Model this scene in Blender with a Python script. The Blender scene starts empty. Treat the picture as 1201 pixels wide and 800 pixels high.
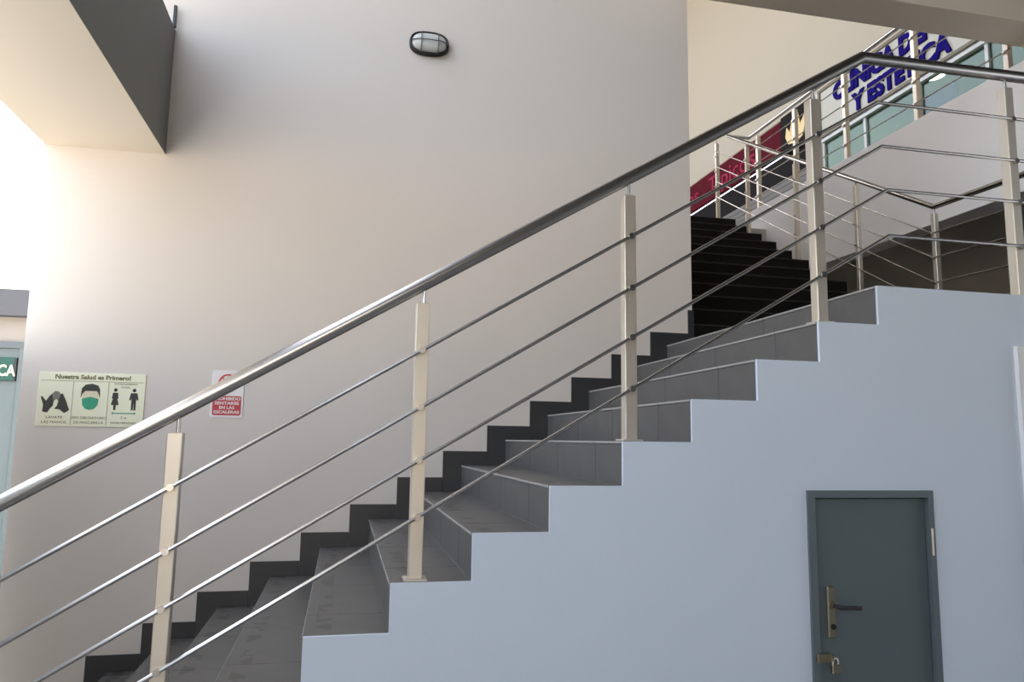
import bpy, bmesh, math, random
from mathutils import Vector, Matrix
random.seed(7)
scene = bpy.context.scene
COL = scene.collection

# ------------------------------------------------------------------ camera
FPX, PITCH, ROLL, YAW = 886.5, 0.1309, 0.0149, 0.2162
CAM = Vector((0.1056, -2.7776, 0.8462))
fwd = Vector((math.sin(YAW)*math.cos(PITCH), math.cos(YAW)*math.cos(PITCH), math.sin(PITCH)))
r0 = Vector((math.cos(YAW), -math.sin(YAW), 0)); u0 = r0.cross(fwd)
rt = r0*math.cos(ROLL) + u0*math.sin(ROLL)
up = -r0*math.sin(ROLL) + u0*math.cos(ROLL)
cd = bpy.data.cameras.new('camera'); cam = bpy.data.objects.new('camera', cd); COL.objects.link(cam)
m = Matrix((rt, up, -fwd)).transposed().to_4x4(); m.translation = CAM
cam.matrix_world = m
cd.sensor_fit = 'HORIZONTAL'; cd.sensor_width = 36.0; cd.lens = FPX/1201*36.0; cd.clip_start = 0.05
scene.camera = cam

# ------------------------------------------------------------------ light
SUN_EL, SUN_AZ = math.radians(52), math.radians(-8)      # azimuth from +Y towards +X
w = bpy.data.worlds.new('sky'); scene.world = w; w.use_nodes = True
nt = w.node_tree; bg = nt.nodes['Background']
sky = nt.nodes.new('ShaderNodeTexSky'); sky.sky_type = 'NISHITA'; sky.sun_disc = False
sky.sun_elevation = SUN_EL; sky.sun_rotation = SUN_AZ; sky.air_density = 1.0; sky.dust_density = 4.0; sky.ozone_density = 1.0
hz = nt.nodes.new('ShaderNodeMix'); hz.data_type = 'RGBA'; hz.inputs['Factor'].default_value = 0.55     # thin bright cloud over the blue
hz.inputs['B'].default_value = (3.1, 3.15, 3.3, 1)
nt.links.new(sky.outputs[0], hz.inputs['A']); nt.links.new(hz.outputs['Result'], bg.inputs[0]); bg.inputs[1].default_value = 0.35
sl = bpy.data.lights.new('sun', 'SUN'); sun = bpy.data.objects.new('sun', sl); COL.objects.link(sun)
sl.energy = 4.0; sl.angle = math.radians(0.6); sl.color = (1.0, 0.93, 0.82)
sd = Vector((math.sin(SUN_AZ)*math.cos(SUN_EL), math.cos(SUN_AZ)*math.cos(SUN_EL), math.sin(SUN_EL)))
sun.rotation_euler = sd.to_track_quat('Z', 'Y').to_euler(); sun.location = (-6, 12, 14)
vs = scene.view_settings
vs.view_transform = 'Standard'; vs.look = 'None'; vs.gamma = 1.0; vs.use_curve_mapping = False
vs.exposure = 1.62

# ------------------------------------------------------------------ materials
def mat(name, col, rough=0.6, metal=0.0, noise=0.0, nscale=3.0, bump=0.0, bscale=60.0, spec=0.5, emit=None):
    m = bpy.data.materials.new(name); m.use_nodes = True
    t = m.node_tree; b = t.nodes['Principled BSDF']
    b.inputs['Base Color'].default_value = (*col, 1); b.inputs['Roughness'].default_value = rough
    b.inputs['Metallic'].default_value = metal; b.inputs['Specular IOR Level'].default_value = spec
    tc = t.nodes.new('ShaderNodeTexCoord')
    if noise > 0:
        n = t.nodes.new('ShaderNodeTexNoise'); n.inputs['Scale'].default_value = nscale; n.inputs['Detail'].default_value = 6
        t.links.new(tc.outputs['Object'], n.inputs['Vector'])
        mx = t.nodes.new('ShaderNodeMix'); mx.data_type = 'RGBA'
        mx.inputs['A'].default_value = (*[c*(1-noise) for c in col], 1); mx.inputs['B'].default_value = (*[min(1, c*(1+noise)) for c in col], 1)
        t.links.new(n.outputs['Fac'], mx.inputs['Factor']); t.links.new(mx.outputs['Result'], b.inputs['Base Color'])
    if bump > 0:
        n2 = t.nodes.new('ShaderNodeTexNoise'); n2.inputs['Scale'].default_value = bscale; n2.inputs['Detail'].default_value = 4
        t.links.new(tc.outputs['Object'], n2.inputs['Vector'])
        bp = t.nodes.new('ShaderNodeBump'); bp.inputs['Strength'].default_value = bump; bp.inputs['Distance'].default_value = 0.01
        t.links.new(n2.outputs['Fac'], bp.inputs['Height']); t.links.new(bp.outputs['Normal'], b.inputs['Normal'])
    if emit:
        b.inputs['Emission Color'].default_value = (*emit[0], 1); b.inputs['Emission Strength'].default_value = emit[1]
    return m

M = {}
M['wall'] = mat('wall_paint', (0.75, 0.695, 0.63), 0.75, noise=0.03, nscale=1.2, bump=0.08, bscale=25)
M['stringer'] = mat('stringer_sky_tint', (0.645, 0.725, 0.81), 0.6, noise=0.035, nscale=1.6, bump=0.12, bscale=18)  # blue of the sky light is mixed into this wall colour
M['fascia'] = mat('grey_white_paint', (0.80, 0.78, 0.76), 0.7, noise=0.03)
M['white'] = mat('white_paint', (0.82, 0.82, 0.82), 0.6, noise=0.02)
M['cream'] = mat('cream_paint', (0.70, 0.62, 0.50), 0.8, noise=0.03, nscale=0.8)
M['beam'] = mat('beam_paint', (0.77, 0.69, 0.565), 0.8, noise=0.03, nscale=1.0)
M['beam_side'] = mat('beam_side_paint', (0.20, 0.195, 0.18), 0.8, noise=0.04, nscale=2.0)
M['grout'] = mat('grout', (0.30, 0.295, 0.28), 0.9, noise=0.1, nscale=30)
M['tile'] = mat('grey_tile', (0.105, 0.103, 0.10), 0.42, noise=0.22, nscale=9, bump=0.05)
M['tile_edge'] = mat('tile_edge', (0.36, 0.35, 0.33), 0.6)
M['skirt'] = mat('charcoal_tile', (0.035, 0.036, 0.038), 0.4, noise=0.2, nscale=8)
M['shaded_dark_tile'] = mat('shaded_dark_tile', (0.007, 0.006, 0.005), 0.65, noise=0.25, nscale=8, spec=0.2)  # dark tile taken to near black, stairwell shade included in the colour
M['shaded_dark_edge'] = mat('shaded_dark_tile_edge', (0.03, 0.027, 0.024), 0.5)
M['steel'] = mat('brushed_steel', (0.62, 0.60, 0.57), 0.27, 1.0, noise=0.05, nscale=40)
M['post_steel'] = mat('post_steel', (0.70, 0.64, 0.54), 0.40, 0.65, noise=0.06, nscale=12)
M['brass'] = mat('aged_brass', (0.42, 0.38, 0.27), 0.4, 1.0, noise=0.15, nscale=40)
M['door'] = mat('door_paint', (0.105, 0.135, 0.14), 0.45, noise=0.06, nscale=3)
M['door_frame'] = mat('door_frame_paint', (0.12, 0.15, 0.16), 0.45, noise=0.05)
M['dark'] = mat('dark_metal', (0.03, 0.03, 0.032), 0.45)
M['cage'] = mat('grey_wire', (0.10, 0.10, 0.10), 0.4)
M['black'] = mat('black_enamel', (0.012, 0.012, 0.012), 0.4)
M['floor'] = mat('courtyard_paving', (0.20, 0.20, 0.20), 0.8, noise=0.12, nscale=2.0)
M['paving'] = mat('street_paving', (0.36, 0.33, 0.29), 0.85, noise=0.08, nscale=2.0)
M['facade'] = mat('shop_wall_paint', (0.52, 0.45, 0.345), 0.8, noise=0.03, nscale=0.8)
M['annex'] = mat('annex_plaster', (0.40, 0.365, 0.33), 0.85, noise=0.04)
M['roof'] = mat('dark_roof_boards', (0.06, 0.055, 0.05), 0.8, noise=0.1)
M['void'] = mat('dark_plaster', (0.45, 0.435, 0.41), 0.85, noise=0.1, nscale=2.0)
M['opposite'] = mat('opposite_plaster', (0.12, 0.11, 0.095), 0.85, noise=0.06)
M['fascia_dark'] = mat('slate_fascia', (0.12, 0.125, 0.14), 0.7, noise=0.05)
M['grey_door'] = mat('grey_green_door', (0.14, 0.18, 0.185), 0.5, noise=0.04)
M['green'] = mat('green_sign', (0.010, 0.085, 0.065), 0.5, noise=0.05)
M['ivory'] = mat('ivory_letter', (0.80, 0.80, 0.55), 0.5, noise=0.02)
M['sign_yellow'] = mat('pale_yellow_sign', (0.93, 0.92, 0.68), 0.45, noise=0.02)
M['ink'] = mat('dark_ink', (0.045, 0.042, 0.035), 0.6, noise=0.02)
M['olive_ink'] = mat('olive_ink', (0.16, 0.16, 0.06), 0.6, noise=0.02)
M['mask_green'] = mat('mask_green', (0.03, 0.36, 0.20), 0.5, noise=0.02)
M['skin_print'] = mat('skin_print', (0.80, 0.72, 0.50), 0.5, noise=0.02)
M['grey_ink'] = mat('grey_ink', (0.22, 0.22, 0.17), 0.6, noise=0.2, nscale=90)
M['sign_white'] = mat('white_sign', (0.86, 0.83, 0.82), 0.4, noise=0.02)
M['red'] = mat('red_print', (0.55, 0.04, 0.05), 0.45, noise=0.04)
M['maroon'] = mat('maroon_panel', (0.10, 0.006, 0.014), 0.8, noise=0.2, nscale=4, spec=0.1)
M['pink'] = mat('pink_letter', (0.34, 0.03, 0.07), 0.8, noise=0.05, spec=0.1)
M['flame'] = mat('flame_yellow', (0.85, 0.62, 0.28), 0.5, noise=0.05)
M['shop_dark'] = mat('shop_black', (0.018, 0.015, 0.015), 0.8, noise=0.1, spec=0.1)
M['shutter'] = mat('brown_grey_shutter', (0.16, 0.145, 0.125), 0.6, noise=0.06)
M['blue'] = mat('blue_letter', (0.010, 0.004, 0.15), 0.8, noise=0.03, spec=0.08)
M['ivory_panel'] = mat('ivory_panel', (0.56, 0.53, 0.45), 0.6, noise=0.03)
M['bronze'] = mat('bronze_frame', (0.16, 0.13, 0.08), 0.5, noise=0.05)
M['alu'] = mat('aluminium_frame', (0.62, 0.64, 0.62), 0.5, noise=0.03)
M['shop_wall'] = mat('shop_wall', (0.40, 0.45, 0.40), 0.8, noise=0.04)
M['purple'] = mat('purple_board', (0.09, 0.03, 0.30), 0.8, noise=0.05, spec=0.1)
M['lamp_on'] = mat('lamp_glow', (0.9, 0.9, 0.85), 0.5, emit=((1, 0.97, 0.88), 5.0))
M['lamp_glass'] = mat('lamp_glass', (0.62, 0.63, 0.60), 0.22, noise=0.05, nscale=12)

def glass(name, tint, refl):
    m = bpy.data.materials.new(name); m.use_nodes = True; t = m.node_tree; t.nodes.clear()
    o = t.nodes.new('ShaderNodeOutputMaterial'); mx = t.nodes.new('ShaderNodeMixShader')
    a = t.nodes.new('ShaderNodeBsdfTransparent'); a.inputs[0].default_value = (*tint, 1)
    b = t.nodes.new('ShaderNodeBsdfGlossy'); b.inputs['Color'].default_value = (0.8, 0.9, 0.85, 1); b.inputs['Roughness'].default_value = 0.03
    mx.inputs[0].default_value = refl
    t.links.new(a.outputs[0], mx.inputs[1]); t.links.new(b.outputs[0], mx.inputs[2]); t.links.new(mx.outputs[0], o.inputs[0])
    return m
M['glass'] = glass('green_glass', (0.62, 0.74, 0.66), 0.05)

def tread_material():
    m = mat('tread_tile', (0.115, 0.112, 0.107), 0.38, noise=0.2, nscale=9, bump=0.05)
    t = m.node_tree; b = t.nodes['Principled BSDF']
    src = b.inputs['Base Color'].links[0].from_socket
    tc = t.nodes.new('ShaderNodeTexCoord'); sp = t.nodes.new('ShaderNodeSeparateXYZ'); t.links.new(tc.outputs['Object'], sp.inputs[0])
    def math_node(op, a, bb):
        n = t.nodes.new('ShaderNodeMath'); n.operation = op
        for k, v in ((0, a), (1, bb)):
            if isinstance(v, (int, float)): n.inputs[k].default_value = v
            else: t.links.new(v, n.inputs[k])
        return n.outputs[0]
    band = math_node('LESS_THAN', math_node('ABSOLUTE', math_node('SUBTRACT', sp.outputs[0], 0.065), 0), 0.028)
    n = t.nodes.new('ShaderNodeTexNoise'); n.inputs['Scale'].default_value = 9; n.inputs['Detail'].default_value = 3
    g = t.nodes.new('ShaderNodeNewGeometry'); t.links.new(g.outputs['Position'], n.inputs['Vector'])
    worn = math_node('MULTIPLY', band, math_node('GREATER_THAN', n.outputs['Fac'], 0.53))
    mx = t.nodes.new('ShaderNodeMix'); mx.data_type = 'RGBA'; mx.inputs['B'].default_value = (0.045, 0.043, 0.042, 1)
    t.links.new(math_node('MULTIPLY', worn, 0.75), mx.inputs['Factor']); t.links.new(src, mx.inputs['A'])
    t.links.new(mx.outputs['Result'], b.inputs['Base Color'])
    return m
M['tread'] = tread_material()

# ------------------------------------------------------------------ helpers
def link(name, bm, mats, parent=None, smooth=False, loc=None):
    me = bpy.data.meshes.new(name); bmesh.ops.recalc_face_normals(bm, faces=bm.faces[:]); bm.to_mesh(me); bm.free()
    for x in (mats if isinstance(mats, (list, tuple)) else [mats]): me.materials.append(M[x])
    if smooth:
        for p in me.polygons: p.use_smooth = True
        try: me.set_sharp_from_angle(angle=math.radians(40))
        except Exception: pass
    o = bpy.data.objects.new(name, me); COL.objects.link(o); o.parent = parent
    if loc: o.location = loc
    return o
def mesh_only(o):
    me = o.data; bpy.data.objects.remove(o); return me
def share(name, me, loc, parent=None, rot=None, scl=None):
    o = bpy.data.objects.new(name, me); COL.objects.link(o); o.parent = parent; o.location = loc
    if rot: o.rotation_euler = rot
    if scl: o.scale = scl
    return o
def tag(o, label, cat=None, group=None, kind=None):
    o['label'] = label
    if cat: o['category'] = cat
    if group: o['group'] = group
    if kind: o['kind'] = kind
    return o
def thing(name, label, cat, loc=(0, 0, 0), group=None):
    o = bpy.data.objects.new(name, None); COL.objects.link(o); o.location = loc; o.empty_display_size = 0.1
    return tag(o, label, cat, group)
def box(bm, a, b, bev=0.0, mi=0):
    a, b = Vector(a), Vector(b)
    g = bmesh.ops.create_cube(bm, size=1.0); vs_ = g['verts']
    for v in vs_: v.co = Vector(((a[k]+b[k])/2 + v.co[k]*abs(b[k]-a[k]) for k in range(3)))
    fs = {f for v in vs_ for f in v.link_faces}
    for f in fs: f.material_index = mi
    if bev > 0:
        es = {e for v in vs_ for e in v.link_edges}
        bmesh.ops.bevel(bm, geom=list(es), offset=bev, segments=1, affect='EDGES', profile=0.5)
    return bm
def nb(): return bmesh.new()
def boxo(name, a, b, mt, parent=None, bev=0.0): return link(name, box(nb(), a, b, bev), mt, parent)
def prism_y(bm, pts, y0, y1):          # polygon in XZ pushed along Y
    a = [bm.verts.new((x, y0, z)) for x, z in pts]; b = [bm.verts.new((x, y1, z)) for x, z in pts]
    f1 = bm.faces.new(a); f2 = bm.faces.new(b[::-1]); n = len(pts); f1.normal_update(); f2.normal_update()
    for i in range(n): bm.faces.new((a[i], b[i], b[(i+1) % n], a[(i+1) % n]))
    bm.normal_update(); bmesh.ops.triangulate(bm, faces=[f1, f2], ngon_method='EAR_CLIP'); return bm
def prism_x(bm, pts, x0, x1):          # polygon in YZ pushed along X
    a = [bm.verts.new((x0, y, z)) for y, z in pts]; b = [bm.verts.new((x1, y, z)) for y, z in pts]
    f1 = bm.faces.new(a); f2 = bm.faces.new(b[::-1]); n = len(pts); f1.normal_update(); f2.normal_update()
    for i in range(n): bm.faces.new((a[i], b[i], b[(i+1) % n], a[(i+1) % n]))
    bm.normal_update(); bmesh.ops.triangulate(bm, faces=[f1, f2], ngon_method='EAR_CLIP'); return bm
def tube(bm, pts, rad, seg=14):
    pts = [Vector(p) for p in pts]; rings = []
    for i, p in enumerate(pts):
        d1 = (p-pts[i-1]).normalized() if i else None
        d2 = (pts[i+1]-p).normalized() if i < len(pts)-1 else None
        t = (d1 or d2) if not (d1 and d2) else (d1+d2).normalized()
        k = 1.0 if not (d1 and d2) else 1/max(0.5, t.dot(d1))
        ref = Vector((0, 0, 1)) if abs(t.z) < 0.95 else Vector((1, 0, 0))
        s = t.cross(ref).normalized(); v = s.cross(t)
        # keep bends round: widen only across the mitre
        ring = []
        for j in range(seg):
            a = 2*math.pi*j/seg; off = s*math.cos(a)*rad + v*math.sin(a)*rad
            if k > 1.001:
                n = (d2-d1).normalized(); off += n*(off.dot(n))*(k-1)
            ring.append(bm.verts.new(p+off))
        rings.append(ring)
    for a, b in zip(rings, rings[1:]):
        for j in range(seg): bm.faces.new((a[j], a[(j+1) % seg], b[(j+1) % seg], b[j]))
    bm.faces.new(rings[0][::-1]); bm.faces.new(rings[-1]); return bm
def tubeo(name, pts, rad, mt, parent=None, seg=14): return link(name, tube(nb(), pts, rad, seg), mt, parent, smooth=True)
def text_obj(name, body, size, mt, parent, loc, rot, extrude=0.001, align='CENTER', sx=1.0, bold=0.0):
    cu = bpy.data.curves.new('tmp_text', 'FONT'); cu.body = body; cu.size = size; cu.align_x = align; cu.align_y = 'CENTER'
    cu.extrude = extrude; cu.offset = bold; cu.resolution_u = 3
    t = bpy.data.objects.new('tmp_text', cu); COL.objects.link(t)
    bpy.context.view_layer.update()
    me = bpy.data.meshes.new_from_object(t.evaluated_get(bpy.context.evaluated_depsgraph_get()))
    bpy.data.objects.remove(t); bpy.data.curves.remove(cu)
    me.materials.clear(); me.materials.append(M[mt]); me.name = name
    return share(name, me, loc, parent, rot, (sx, 1, 1))

# ------------------------------------------------------------------ dimensions (metres)
R, G, W = 0.17, 0.2899, 2.187        # rise, going, stair width up to the wall
FLOOR = -5*R
LAND = 9*R
XE = 2.52                            # where the stair wall ends
XR = 4.68                            # right end of the upper flight
XF = 5.27                            # face of the gallery beam
UL = 1.70 + 11*R                     # head of the upper flight
UP = LAND + 14*R                     # gallery floor
Y2, K2 = 2.21, 12                    # first riser and riser count of the upper flight
XS = 7.50                            # shop fronts

# ------------------------------------------------------------------ setting
def struct(name, a, b, mt, label, bev=0.0):
    return tag(boxo(name, a, b, mt, None, bev), label, kind='structure')
struct('floor', (-2.6, -14, FLOOR-0.2), (14, 14, FLOOR), 'floor', 'grey courtyard paving around the foot of the stairs')
struct('ground', (-30, -14, FLOOR-0.2), (-2.6, 30, FLOOR), 'paving', 'warm sunlit paving outside beside the building')
struct('wall_back', (-1.762, W, FLOOR), (XE, 2.50, 8.0), 'wall', 'tall plain painted wall the lower stairs climb along')
struct('wall_left_light_block', (-2.14, -7.0, FLOOR), (-1.90, 2.12, 1.35), 'stringer', 'unseen half height wall added to block low light from the left')  # added out of view: blocks low daylight, blue paint gives a cool bounce
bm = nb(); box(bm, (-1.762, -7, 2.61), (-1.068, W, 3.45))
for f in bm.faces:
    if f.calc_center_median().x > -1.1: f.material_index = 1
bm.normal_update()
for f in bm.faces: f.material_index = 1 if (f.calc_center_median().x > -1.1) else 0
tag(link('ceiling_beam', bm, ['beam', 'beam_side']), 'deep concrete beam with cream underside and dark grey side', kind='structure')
tag(boxo('pipe_stub', (-1.078, W-0.045, 3.45), (-1.058, W-0.02, 3.60), 'dark', None, 0.003), 'short dark pipe stub rising from the concrete beam at the wall', 'pipe')
# stepped face of the lower flight, with the little cupboard door opening
DX0, DX1, DZ = 1.941, 2.530, 0.664
prof = [(-5*G, FLOOR)]
for i in range(-5, 9): prof += [(i*G, (i+1)*R), ((i+1)*G if i < 8 else 4.75, (i+1)*R)]
prof += [(4.75, 1.292), (3.0, 1.292), (3.0, FLOOR), (DX1, FLOOR), (DX1, DZ), (DX0, DZ), (DX0, FLOOR)]
tag(link('wall_front', prism_y(nb(), prof, 0.0, 0.014), 'stringer'), 'pale stepped wall under the lower stairs, blue sky light mixed into its colour', kind='structure')
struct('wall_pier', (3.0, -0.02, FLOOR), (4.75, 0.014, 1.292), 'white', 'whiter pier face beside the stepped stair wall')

# lower flight: body, riser tiles, tread tiles, skirting
stair = thing('lower_stairs', 'lower flight of grey tiled stairs rising along the plain wall', 'stairs', (0, 0, 0))
e = 0.010
ec = 0.003
bp_ = [(-5*G+ec, FLOOR)]
for i in range(-5, 9): bp_ += [(i*G+ec, (i+1)*R-ec), ((i+1)*G+ec if i < 8 else 4.74, (i+1)*R-ec)]
bp_ += [(4.74, 1.30), (2.95, 1.30), (2.95, 1.05), (1.6, 0.80), (-0.6, FLOOR)]
link('stair_core', prism_y(nb(), bp_, 0.0145, W-0.001), 'grout', stair)
JO = [0.0145, 0.33, 0.912, 1.494, 2.076, W-0.012]
cache = {}
for i in range(-5, 9):
    for a, b in zip(JO, JO[1:]):
        L = round(b-a, 4)
        if ('r', L) not in cache:
            cache['r', L] = mesh_only(link('riser_tile', box(nb(), (0, 0.0020, 0.001), (e, L-0.0020, R-0.011), 0.0012), 'tile'))
        share('riser_tile', cache['r', L], (i*G, a, i*R), stair)
        d = G+0.004 if i < 8 else 0.30
        if ('t', L, d) not in cache:
            bm = box(nb(), (-0.004, 0.0020, -0.010), (d-0.006, L-0.0020, 0), 0.0018); bm.normal_update()
            for f in bm.faces: f.material_index = 1 if f.calc_center_median().x < 0.0005 else 0
            cache['t', L, d] = mesh_only(link('tread_tile', bm, ['tread', 'tile_edge']))
        share('tread_tile', cache['t', L, d], (i*G, a, (i+1)*R), stair)
sx, sz = 0.124, 0.0925
for i in range(-5, 9):
    x0, zt = i*G, (i+1)*R; a = x0-sx; b = a+G-0.0015
    sk = link('skirting_tile', prism_y(nb(), [(a-x0, -R), (a-x0, sz), (b-x0, sz), (b-x0, 0), (0, 0), (0, -R)], -0.012, 0), 'skirt', stair, loc=(x0, W, zt))
link('skirting_tile', box(nb(), (9*G-sx, W-0.012, LAND), (XE+0.008, W, LAND+R+sz)), 'skirt', stair)
for ix in range(4):
    for iy in range(4):
        boxo('landing_tile', (8*G+0.30+ix*0.53, 0.016+iy*0.545, LAND-0.010), (8*G+0.30+ix*0.53+0.527, 0.016+iy*0.545+0.542, LAND), 'tile', stair)

# upper flight, rising away behind the wall
st2 = thing('upper_stairs', 'upper flight of dark tiled stairs with shade in their colour climbing from the landing to the gallery', 'stairs')
pr = [(Y2+0.01, 1.30)]
for k in range(K2): pr += [(Y2+k*0.29+0.01, LAND+(k+1)*R-0.01), (Y2+(k+1)*0.29+0.01, LAND+(k+1)*R-0.01)]
pr += [(Y2+K2*0.29+0.01, UL-0.3)]
link('stair_core', prism_x(nb(), pr, XE+0.001, XR-0.001), 'shaded_dark_tile', st2)
rw = (XR-XE)/4
rm = mesh_only(link('riser_tile', box(nb(), (0.001, 0, 0.001), (rw-0.001, 0.010, R-0.011), 0.001), 'shaded_dark_tile'))
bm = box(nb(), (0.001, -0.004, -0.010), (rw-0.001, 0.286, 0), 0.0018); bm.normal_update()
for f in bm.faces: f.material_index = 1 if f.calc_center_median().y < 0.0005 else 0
tm = mesh_only(link('tread_tile', bm, ['shaded_dark_tile', 'shaded_dark_edge']))
for k in range(K2):
    for j in range(4):
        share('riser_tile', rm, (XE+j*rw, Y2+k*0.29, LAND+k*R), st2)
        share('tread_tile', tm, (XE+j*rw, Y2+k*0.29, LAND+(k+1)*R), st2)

# gallery: beams, slab, walls behind
struct('ceiling', (-1.0, -3.6, 7.0), (12, 1.70, 7.2), 'roof', 'high roof slab over the hall')
struct('ceiling_light_block', (-1.0, -7.3, 3.4), (12, -3.6, 7.2), 'roof', 'unseen lower roof added over the front to block high sky light')  # added out of view to cut sky light on the wall beside the beam
struct('ceiling_gallery', (-1.0, 1.70, 12.5), (12, 18.2, 12.7), 'roof', 'roof slab high over the gallery')
struct('ceiling_lintel', (XE-0.06, 1.70, 4.105), (12, 2.02, 12.5), 'beam', 'high lintel crossing above the landing beside the stair wall')
struct('gallery_beam', (XF, -0.3, 2.86), (XF+0.22, 6.2, UP), 'fascia', 'deep white edge beam of the upper gallery')
struct('gallery_floor', (XF+0.22, -0.3, UP-0.18), (12, 18, UP), 'void', 'floor slab of the upper gallery')
struct('gallery_landing', (XE, Y2+K2*0.29+0.01, UL-0.18), (XF+0.22, 18, UL), 'void', 'landing at the head of the upper stairs')
struct('wall_stairwell', (XE-0.25, 2.50, FLOOR), (XE, 18, 6.2), 'cream', 'cream side wall of the upper stairwell')
struct('wall_undercroft', (XS+0.2, -0.3, FLOOR), (XS+0.35, 9.0, UP-0.18), 'void', 'dark wall below the upper gallery')
struct('wall_undercroft_end', (XR+0.02, 8.9, FLOOR), (XS+0.35, 9.05, UP-0.18), 'void', 'dark end wall below the upper gallery')
struct('wall_right_light_block', (5.6, -0.3, FLOOR), (12, -0.1, 7.0), 'roof', 'unseen wall added on the right to keep front light out below the gallery')  # added out of view so the space under the gallery stays dark
struct('wall_shops', (XS, 2.02, 6.59), (XS+0.25, 18, 12.5), 'facade', 'cream wall above the gallery shop fronts')
struct('wall_gallery_end', (XE, 17.8, UP), (XS+0.25, 18.0, 12.5), 'cream', 'cream wall at the far end of the gallery')

# ------------------------------------------------------------------ cupboard door under the stairs
dr = thing('door_1', 'small grey steel cupboard door with brass lock plate in the stair wall', 'door', (0, 0, 0))
dr['kind'] = 'structure'
fw = 0.033
bm = nb()
prism_y(bm, [(DX0, FLOOR), (DX0, DZ), (DX1, DZ), (DX1, FLOOR), (DX1-fw+0.008, FLOOR), (DX1-fw+0.008, DZ-fw+0.004), (DX0+fw, DZ-fw+0.004), (DX0+fw, FLOOR)], -0.012, 0.06)
link('door_frame', bm, 'door_frame', dr)
leaf = boxo('door_leaf', (DX0+fw+0.008, 0.012, FLOOR+0.01), (DX1-fw+0.006, 0.05, DZ-fw), 'door', dr, 0.003)
boxo('door_backing', (DX0+0.002, 0.062, FLOOR), (DX1-0.002, 0.08, DZ), 'black', dr)
pl = boxo('lock_plate', (2.022, 0.000, 0.085), (2.058, 0.012, 0.285), 'brass', dr, 0.004)
tag(pl, 'aged brass lock plate')
tubeo('lever', [(2.043, 0.0, 0.212), (2.043, -0.045, 0.212), (2.060, -0.052, 0.212), (2.135, -0.050, 0.208)], 0.008, 'dark', pl, 10)
tubeo('spindle_rose', [(2.043, 0.002, 0.212), (2.043, -0.010, 0.212)], 0.016, 'brass', pl, 16)
tubeo('keyhole', [(2.042, 0.002, 0.130), (2.042, -0.006, 0.130)], 0.011, 'black', pl, 14)
for zz in (0.455, -0.55):
    tubeo('hinge', [(DX1-0.018, -0.016, zz-0.055), (DX1-0.018, -0.016, zz+0.055)], 0.005, 'post_steel', dr, 10)
hs = boxo('hasp', (1.953, -0.022, 0.000), (2.020, -0.013, 0.034), 'brass', dr, 0.002)
boxo('staple', (2.012, -0.034, 0.004), (2.022, 0.012, 0.030), 'brass', hs)
pk = thing('padlock', 'small brass padlock hanging from the hasp of the cupboard door', 'padlock', (2.020, -0.030, 0.012))
boxo('padlock_body', (-0.016, -0.012, -0.050), (0.022, 0.008, -0.014), 'brass', pk, 0.004)
arc = [(0.003+0.012*math.cos(a), -0.002, -0.014+0.018*math.sin(a)+0.004) for a in [math.pi*t/8 for t in range(9)]]
tubeo('shackle', [(0.015, -0.002, -0.018)]+arc+[(-0.009, -0.002, -0.018)], 0.0035, 'post_steel', pk, 8)

# ------------------------------------------------------------------ railings
def post_mesh(h, wd=0.05, bare=False):
    bm = nb(); box(bm, (-wd/2, -wd/2, 0), (wd/2, wd/2, h), 0.003)
    return bm
def rail_z(x, k):                                  # k=0 handrail, 1..4 rods
    base = [1.426, 1.175, 0.962, 0.768, 0.565][k]; sl = [0.5938, 0.600, 0.600, 0.592, 0.590][k]
    return base + sl*(x-0.379)
rl = thing('stair_railing', 'stainless steel railing with four rods along the open side of the lower stairs', 'railing')
YP = 0.062
KX = 2.39; landz = [2.605, 2.380, 2.175, 1.975, 1.765]
YR = YP-0.033
hx = 2.345
tubeo('handrail', [(-1.55, YP, rail_z(-1.55, 0)), (hx, YP, landz[0]), (4.64, YP, landz[0]+0.03)], 0.0265, 'steel', rl, 20)
for k in range(1, 5):
    kx = 0.379 + (landz[k]-rail_z(0.379, k))/[0, 0.600, 0.600, 0.592, 0.590][k]
    tubeo('rod', [(-1.50, YR, rail_z(-1.50, k)), (kx, YR, landz[k]), (4.64, YR, landz[k]+0.01)], 0.0075, 'steel', rl, 8)
px = [(-1.325, -5), (-0.462, -2), (0.380, 1), (1.210, 4), (2.080, 7), (3.118, None), (4.60, None)]
for x, i in px:
    zb = LAND if i is None else (i+1)*R
    zh = (landz[0] + (x-hx)*0.013) if i is None else rail_z(x, 0)
    ztop = zh-0.070
    po = link('post', post_mesh(ztop-zb), 'post_steel', rl, loc=(x, YP, zb))
    boxo('base_plate', (-0.042, -0.042, 0), (0.042, 0.042, 0.008), 'post_steel', po, 0.002)
    tubeo('pin', [(0.006, 0, ztop-zb-0.002), (0.006, 0, zh-zb-0.015)], 0.007, 'steel', po, 10)
    for k in range(1, 5):
        zc = (landz[k] if i is None else rail_z(x, k)) - zb
        bm = nb(); tube(bm, [(-0.0, -0.0245, zc), (0.0, -0.043, zc)], 0.0125, 12)
        link('rod_clip', bm, 'steel', po, smooth=True)

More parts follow.
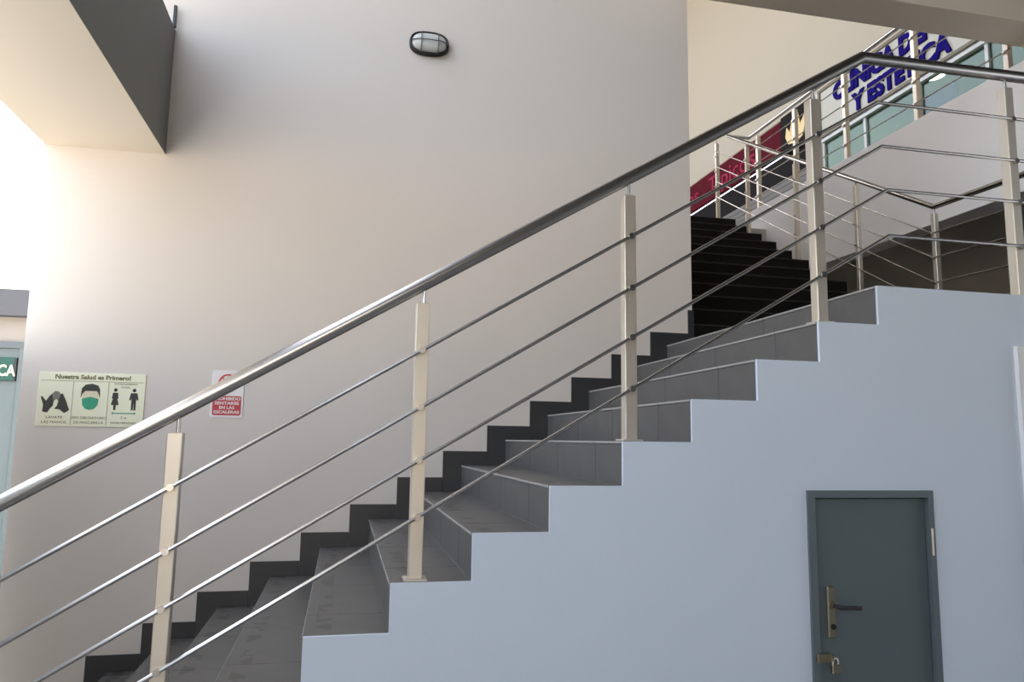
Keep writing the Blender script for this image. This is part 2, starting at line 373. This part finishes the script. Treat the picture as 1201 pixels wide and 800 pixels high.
r2 = thing('flight_railing', 'slim steel railing on the right of the dark upper stairs', 'railing')
XP2 = 4.64; XP3 = XF+0.06
def z2(y): return 2.745 + (y-2.215)*0.588
yt = 5.47
tubeo('handrail', [(XP2, 0.10, 2.70), (XP2, 2.215, 2.75), (XP2, yt, z2(yt)), (XP3, 6.17, UP+1.075)], 0.022, 'steel', r2, 14)
for k in range(1, 5):
    d = [0, 0.22, 0.42, 0.62, 0.82][k]
    tubeo('rod', [(XP2-0.03, 0.14, 2.70-d), (XP2-0.03, 2.215, 2.75-d), (XP2-0.03, 5.75, z2(5.75)-d-0.04)], 0.006, 'steel', r2, 8)
for y in (0.95, 2.215, 3.13, 4.07, 5.03, 5.76):
    k = int((y-Y2)/0.29) if y > Y2 else -1
    zb = min(LAND+(k+1)*R, UL); zt = 2.74 if y < Y2 else z2(min(y, yt+0.1))
    po = link('post', post_mesh(zt-0.05-zb, 0.042), 'post_steel', r2, loc=(XP2, y, zb))
    tubeo('pin', [(0, 0, zt-0.06-zb), (0, 0, zt-zb-0.012)], 0.007, 'steel', po, 8)
    for j in range(1, 5):
        zc = zt-[0, 0.22, 0.42, 0.62, 0.82][j]-zb
        if zc > 0.03: link('rod_clip', tube(nb(), [(-0.018, 0, zc), (-0.040, 0, zc)], 0.010, 10), 'steel', po, smooth=True)

r3 = thing('gallery_railing', 'steel railing standing on the white edge beam of the gallery', 'railing')
HG = UP+1.075
tubeo('handrail', [(XP3, 2.03, HG), (XP3, 6.17, HG)], 0.024, 'steel', r3, 14)
for k in range(1, 5): tubeo('rod', [(XP3-0.035, 2.03, HG-0.225*k), (XP3-0.035, 6.05, HG-0.225*k)], 0.0068, 'steel', r3, 8)
for y in (2.09, 3.10, 4.14, 5.08, 5.93):
    po = link('post', post_mesh(1.0, 0.05), 'post_steel', r3, loc=(XP3, y, UP))
    tubeo('pin', [(0, 0, 0.99), (0, 0, 1.06)], 0.007, 'steel', po, 8)
    for j in range(1, 5): link('rod_clip', tube(nb(), [(-0.022, 0, 1.075-0.225*j), (-0.047, 0, 1.075-0.225*j)], 0.011, 10), 'steel', po, smooth=True)

# ------------------------------------------------------------------ gallery shop fronts
FACE = (math.pi/2, 0, -math.pi/2)      # lettering on a wall that faces -X
sh = thing('glazed_shop', 'glazed shop front on the gallery under the ivory sign panel', 'shop front')
PY0, PY1 = 2.05, 7.60
ys = [PY0, 3.30, 4.40, 5.50, 6.60, PY1]
for a, b in zip(ys, ys[1:]):
    boxo('pane', (XS+0.03, a+0.025, UP+0.06), (XS+0.04, b-0.025, 5.70), 'glass', sh)
boxo('pane', (XS+0.03, PY0+0.02, 5.81), (XS+0.04, 4.34, 6.56), 'glass', sh)
for y in ys: boxo('mullion', (XS, y-0.025, UP), (XS+0.06, y+0.025, 5.70), 'alu', sh)
boxo('mullion', (XS, 4.34, 5.76), (XS+0.06, 4.38, 6.58), 'alu', sh)
boxo('rail', (XS, PY0, UP), (XS+0.06, PY1, UP+0.06), 'alu', sh)
boxo('transom', (XS-0.03, PY0, 5.70), (XS+0.06, PY1, 5.77), 'alu', sh)
boxo('shop_ceiling', (XS+0.26, PY0, 6.50), (10.9, PY1, 6.58), 'shop_wall', sh)
boxo('shop_back', (10.8, PY0, UP), (10.9, PY1, 6.50), 'shop_wall', sh)
boxo('shop_side', (XS+0.07, PY1-0.08, UP), (10.8, PY1, 6.50), 'shop_wall', sh)
boxo('shop_side', (XS+0.07, PY0, UP), (10.8, PY0+0.08, 6.50), 'shop_wall', sh)

sg = thing('shop_sign', 'ivory shop sign panel with two rows of bold blue letters', 'sign', (XS, 6.03, 5.82))
boxo('panel', (-0.03, -1.66, 0.0), (0.02, 1.55, 0.72), 'ivory_panel', sg, 0.004)
boxo('frame', (-0.05, -1.70, -0.045), (0.0, 1.60, 0.0), 'bronze', sg)
boxo('frame', (-0.05, -1.70, 0.72), (0.0, 1.60, 0.77), 'bronze', sg)
boxo('frame', (-0.05, 1.55, 0.0), (0.0, 1.60, 0.72), 'bronze', sg)
text_obj('lettering', 'CLÍNICA DENTAL', 0.37, 'blue', sg, (-0.045, 1.20, 0.53), FACE, 0.012, 'LEFT', 0.95, 0.019)
text_obj('lettering', 'Y ESTÉTICA', 0.37, 'blue', sg, (-0.045, 0.74, 0.165), FACE, 0.012, 'LEFT', 0.98, 0.019)

s2 = thing('shuttered_shop', 'dark shop front with brown grey shutter on the gallery', 'shop front')
boxo('shutter_box', (XS+0.02, 7.74, 5.47), (XS+0.2, 15.6, 5.91), 'shop_dark', s2)
for n in range(16):
    boxo('shutter_slat', (XS+0.02, 7.74, UP+n*0.097), (XS+0.05, 15.6, UP+n*0.097+0.090), 'shutter', s2, 0.004)
boxo('pilaster', (XS-0.02, 7.62, UP), (XS+0.2, 7.73, 6.585), 'cream', s2)
s3 = thing('shop_sign', 'maroon shop sign with reddish lettering and a yellow flame', 'sign', (XS, 10.69, 5.93))
boxo('panel', (-0.05, -1.98, 0.0), (0.02, 4.8, 0.60), 'maroon', s3, 0.004)
boxo('logo_panel', (-0.055, -2.90, -0.04), (0.02, -1.99, 0.65), 'shop_dark', s3, 0.004)
for tx, yy in (('Diseños', 3.3), ('Típicos', 0.75)): text_obj('lettering', tx, 0.50, 'pink', s3, (-0.056, yy, 0.28), FACE, 0.006, 'LEFT', 1.3, 0.002)
fl = [(-0.22, 0.10), (-0.30, 0.25), (-0.26, 0.42), (-0.17, 0.30), (-0.08, 0.52), (0.0, 0.36), (0.08, 0.56), (0.14, 0.33), (0.26, 0.45), (0.27, 0.24), (0.19, 0.10), (0, 0.05)]
bm = prism_x(nb(), [(-x, z) for x, z in fl], -0.072, -0.056)
link('flame', bm, 'flame', s3, loc=(0, -2.45, -0.02))
lp = thing('ceiling_lamp', 'round lit ceiling lamp seen through the shop glass', 'lamp', (8.6, 6.45, 6.50))
bm = nb(); tube(bm, [(0, 0, 0.0), (0, 0, -0.05)], 0.20, 24); link('lamp_body', bm, 'alu', lp, smooth=True)
bm = nb(); tube(bm, [(0, 0, -0.05), (0, 0, -0.07)], 0.18, 24); link('diffuser', bm, 'lamp_on', lp, smooth=True)
pb = boxo('notice_board', (XS+0.075, 4.95, UP+0.9), (XS+0.095, 5.52, 5.52), 'purple'); tag(pb, 'purple board standing just inside the shop glass', 'board')
boxo('board_stand', (XS+0.096, 5.10, UP), (XS+0.126, 5.35, UP+1.3), 'alu', pb)

# ------------------------------------------------------------------ wall lamp
wl = thing('wall_lamp', 'oval caged bulkhead lamp high on the plain wall', 'lamp', (0.572, W, 3.560))
def oval(n, a, b, p=2.6):
    out = []
    for i in range(n):
        t = 2*math.pi*i/n; c, s = math.cos(t), math.sin(t)
        out.append((a*math.copysign(abs(c)**(2/p), c), b*math.copysign(abs(s)**(2/p), s)))
    return out
def oval_loft(bm, sections, n=40):
    rings = [[bm.verts.new((x, y, z)) for x, z in oval(n, a, b)] for y, a, b in sections]
    for r_, q_ in zip(rings, rings[1:]):
        for j in range(n): bm.faces.new((r_[j], r_[(j+1) % n], q_[(j+1) % n], q_[j]))
    bm.faces.new(rings[0]); bm.faces.new(rings[-1][::-1]); return bm
link('lamp_base', oval_loft(nb(), [(0, 0.134, 0.080), (-0.022, 0.137, 0.083), (-0.03, 0.130, 0.077)]), 'black', wl, smooth=True)
link('lamp_diffuser', oval_loft(nb(), [(-0.028, 0.121, 0.069), (-0.055, 0.115, 0.063), (-0.072, 0.097, 0.048), (-0.080, 0.06, 0.026)]), 'lamp_glass', wl, smooth=True)
bm = nb(); ring = [(x, -0.042, z) for x, z in oval(40, 0.128, 0.075)]
tube(bm, ring+[ring[0]], 0.0075, 8); link('cage_ring', bm, 'black', wl, smooth=True)
def arcbar(pts): return tubeo('cage_bar', pts, 0.0035, 'cage', wl, 8)
arcbar([(-0.124, -0.042, 0), (-0.115, -0.068, 0), (-0.07, -0.088, 0), (0, -0.092, 0), (0.07, -0.088, 0), (0.115, -0.068, 0), (0.124, -0.042, 0)])
for x in (-0.058, 0.058): arcbar([(x, -0.042, -0.074), (x, -0.070, -0.061), (x, -0.088, -0.03), (x, -0.091, 0), (x, -0.088, 0.03), (x, -0.070, 0.061), (x, -0.042, 0.074)])

# ------------------------------------------------------------------ signs on the wall
FR = (math.pi/2, 0, 0)                 # lettering on a wall that faces the courtyard
ys_ = thing('safety_sign', 'pale yellow health notice with three pictograms on the wall', 'sign', (-1.370, W, 1.050))
boxo('panel', (-0.292, -0.006, -0.160), (0.292, 0, 0.160), 'sign_yellow', ys_, 0.002)
def flat(name, pts, mt, par, y=-0.0072): return link(name, prism_y(nb(), pts, y, -0.005), mt, par)
def disc(cx, cz, rx, rz, n=20, a0=0, a1=2*math.pi): return [(cx+rx*math.cos(a0+(a1-a0)*i/n), cz+rz*math.sin(a0+(a1-a0)*i/n)) for i in range(n)]
def rect(x0, z0, x1, z1): return [(x0, z0), (x1, z0), (x1, z1), (x0, z1)]
text_obj('lettering', 'Nuestra Salud es Primero!', 0.036, 'olive_ink', ys_, (0.0, -0.0065, 0.133), FR, 0.0008, 'CENTER', 1.08, 0.0012)
for xx in (-0.105, 0.088): flat('divider', rect(xx-0.001, -0.15, xx+0.001, 0.11), 'olive_ink', ys_)
flat('divider', rect(-0.28, 0.109, 0.28, 0.111), 'olive_ink', ys_)
# washing hands
cx = -0.195
flat('hand_print', [(cx-0.066, -0.075), (cx-0.064, -0.035), (cx-0.080, 0.012), (cx-0.073, 0.016), (cx-0.050, -0.012), (cx-0.034, 0.016), (cx-0.022, 0.030), (cx-0.010, -0.012), (cx-0.012, -0.040), (cx-0.026, -0.056), (cx-0.040, -0.080)], 'ink', ys_)
flat('finger_print', [(cx-0.022, 0.030), (cx-0.006, 0.046), (cx+0.012, 0.046), (cx+0.026, 0.030), (cx+0.016, -0.012), (cx+0.004, 0.0), (cx-0.010, -0.012)], 'grey_ink', ys_)
flat('hand_print', [(cx+0.078, -0.064), (cx+0.056, -0.008), (cx+0.036, 0.034), (cx+0.026, 0.030), (cx+0.016, -0.012), (cx+0.010, -0.040), (cx-0.004, -0.058), (cx+0.024, -0.060), (cx+0.052, -0.082)], 'ink', ys_)
for tx, zz in (('LÁVATE', -0.108), ('LAS MANOS', -0.136)): text_obj('lettering', tx, 0.021, 'olive_ink', ys_, (cx, -0.0065, zz), FR, 0.0008, 'CENTER', 1.2)
# masked head
cx = -0.008
flat('hair_print', [(cx-0.054, 0.010), (cx-0.050, 0.068), (cx-0.030, 0.090), (cx+0.005, 0.096), (cx+0.038, 0.086), (cx+0.050, 0.062), (cx+0.052, 0.010), (cx+0.042, 0.038), (cx+0.034, 0.052), (cx-0.030, 0.052), (cx-0.044, 0.036)], 'ink', ys_)
flat('face_print', [(cx-0.042, 0.0), (cx-0.042, 0.036), (cx-0.030, 0.052), (cx+0.034, 0.052), (cx+0.042, 0.036), (cx+0.042, 0.0)], 'skin_print', ys_)
flat('mask_print', [(cx-0.046, 0.006), (cx, 0.018), (cx+0.046, 0.006), (cx+0.042, -0.030), (cx+0.024, -0.054), (cx, -0.060), (cx-0.024, -0.054), (cx-0.042, -0.030)], 'mask_green', ys_, -0.0078)
for tx, zz in (('USO OBLIGATORIO', -0.108), ('DE MASCARILLA', -0.136)): text_obj('lettering', tx, 0.021, 'olive_ink', ys_, (cx, -0.0065, zz), FR, 0.0008, 'CENTER', 1.05)
# keeping apart
for cx, skirt in ((0.128, True), (0.232, False)):
    flat('figure_print', disc(cx, 0.062, 0.010, 0.011), 'ink', ys_)
    if skirt: flat('figure_print', [(cx-0.014, 0.046), (cx+0.014, 0.046), (cx+0.018, 0.010), (cx+0.012, 0.010), (cx+0.022, -0.028), (cx+0.007, -0.028), (cx+0.006, -0.058), (cx-0.006, -0.058), (cx-0.007, -0.028), (cx-0.022, -0.028), (cx-0.012, 0.010), (cx-0.018, 0.010)], 'ink', ys_)
    else: flat('figure_print', [(cx-0.018, 0.046), (cx+0.018, 0.046), (cx+0.026, 0.006), (cx+0.018, 0.000), (cx+0.013, 0.014), (cx+0.013, -0.058), (cx+0.002, -0.058), (cx, -0.010), (cx-0.002, -0.058), (cx-0.013, -0.058), (cx-0.013, 0.014), (cx-0.018, 0.000), (cx-0.026, 0.006)], 'ink', ys_)
flat('arrow_print', [(0.112, -0.077), (0.122, -0.068), (0.122, -0.074), (0.238, -0.074), (0.238, -0.068), (0.248, -0.077), (0.238, -0.086), (0.238, -0.080), (0.122, -0.080), (0.122, -0.086)], 'mask_green', ys_)
for tx, zz in (('DISTANCIAMIENTO', 0.098), ('SOCIAL', 0.079)): text_obj('lettering', tx, 0.0145, 'olive_ink', ys_, (0.182, -0.0065, zz), FR, 0.0008, 'CENTER', 1.0)
text_obj('lettering', '2 m', 0.022, 'olive_ink', ys_, (0.182, -0.0065, -0.104), FR, 0.0008)
text_obj('lettering', 'ENTRE PERSONAS', 0.0165, 'olive_ink', ys_, (0.182, -0.0065, -0.135), FR, 0.0008, 'CENTER', 1.05)

ns = thing('prohibition_sign', 'small white and red prohibition sign on the wall behind the handrail', 'sign', (-0.606, W, 1.106))
boxo('panel', (-0.096, -0.004, -0.146), (0.096, 0, 0.146), 'sign_white', ns, 0.0015)
def rrect(x0, z0, x1, z1, r_):
    out = []
    for (cx_, cz_, a0) in ((x1-r_, z1-r_, 0), (x0+r_, z1-r_, 90), (x0+r_, z0+r_, 180), (x1-r_, z0+r_, 270)):
        for k in range(5): a = math.radians(a0+22.5*k); out.append((cx_+r_*math.cos(a), cz_+r_*math.sin(a)))
    return out
flat('red_block', rrect(-0.084, -0.132, 0.084, -0.012, 0.012), 'red', ns, -0.0052)
bm = nb(); ci = disc(0, 0.066, 0.058, 0.058, 32); ti = disc(0, 0.066, 0.047, 0.047, 32)
vo = [bm.verts.new((x, -0.0052, z)) for x, z in ci]; vi = [bm.verts.new((x, -0.0052, z)) for x, z in ti]
vo2 = [bm.verts.new((x, -0.0035, z)) for x, z in ci]; vi2 = [bm.verts.new((x, -0.0035, z)) for x, z in ti]
for j in range(32):
    k = (j+1) % 32
    bm.faces.new((vo[j], vo[k], vi[k], vi[j])); bm.faces.new((vo[j], vo2[j], vo2[k], vo[k])); bm.faces.new((vi[j], vi[k], vi2[k], vi2[j]))
link('red_ring', bm, 'red', ns)
c45 = 0.036
flat('red_slash', [(-c45, 0.066+c45-0.006), (-c45+0.006, 0.066+c45), (c45, 0.066-c45+0.006), (c45-0.006, 0.066-c45)], 'red', ns, -0.0056)
flat('figure_print', [(-0.028, 0.040), (-0.028, 0.052), (-0.006, 0.054), (-0.010, 0.080), (0.002, 0.086), (0.010, 0.064), (0.026, 0.060), (0.026, 0.038), (0.016, 0.038), (0.014, 0.050), (-0.006, 0.042)], 'ink', ns, -0.0048)
flat('figure_print', disc(-0.004, 0.094, 0.008, 0.008, 14), 'ink', ns, -0.0048)
for n, (tx, ss) in enumerate((('PROHIBIDO', 1.15), ('SENTARSE', 1.2), ('EN LAS', 1.1), ('ESCALERAS', 1.15))):
    text_obj('lettering', tx, 0.026, 'sign_white', ns, (0, -0.0056, -0.030-0.0275*n), FR, 0.0006, 'CENTER', ss, 0.0006)

# ------------------------------------------------------------------ beyond the end of the wall
ab = thing('annex_building', 'low cream outbuilding with slate fascia beyond the end of the wall', 'building', (-4, 6, FLOOR))
def w2(a, b): return (Vector(a)-Vector((-4, 6, FLOOR))), (Vector(b)-Vector((-4, 6, FLOOR)))
boxo('wall', *w2((-9, 6.0, FLOOR), (-2.3, 9, 2.06)), 'annex', ab)
boxo('fascia', *w2((-9.3, 5.85, 2.05), (-2.1, 9.2, 2.325)), 'fascia_dark', ab)
d_ = boxo('door_leaf', *w2((-4.6, 5.965, FLOOR), (-3.22, 6.0, 1.72)), 'grey_door', ab, 0.004)
boxo('door_lintel', *w2((-4.7, 5.94, 1.72), (-3.10, 6.0, 1.79)), 'door_frame', ab)
boxo('door_jamb', *w2((-3.215, 5.945, FLOOR), (-3.10, 6.0, 1.72)), 'grey_door', ab)
gs = thing('door_sign', 'dark green sign with pale letters projecting at the outbuilding door', 'sign', (-3.245, 5.96, 1.50))
boxo('panel', (-0.80, -0.03, -0.12), (0, 0.005, 0.12), 'green', gs, 0.003)
boxo('edge', (0.0, -0.03, -0.12), (0.02, 0.02, 0.12), 'dark', gs)
text_obj('lettering', 'CLÍNICA', 0.16, 'ivory', gs, (0.015, -0.032, -0.02), FR, 0.002, 'RIGHT', 0.75, 0.004)
struct('wall_street_bounce', (-30, -14.3, FLOOR), (4, -14, 3.5), 'cream', 'unseen cream facade added to bounce warm sunlight into the hall')  # added out of view as a warm reflector for the sun
struct('wall_opposite_light_block', (0.5, -7.3, FLOOR), (12, -7.0, 7.0), 'opposite', 'unseen plain facade across the courtyard, shaped to limit front light')  # unseen; its extent and dark colour are set to control the front fill
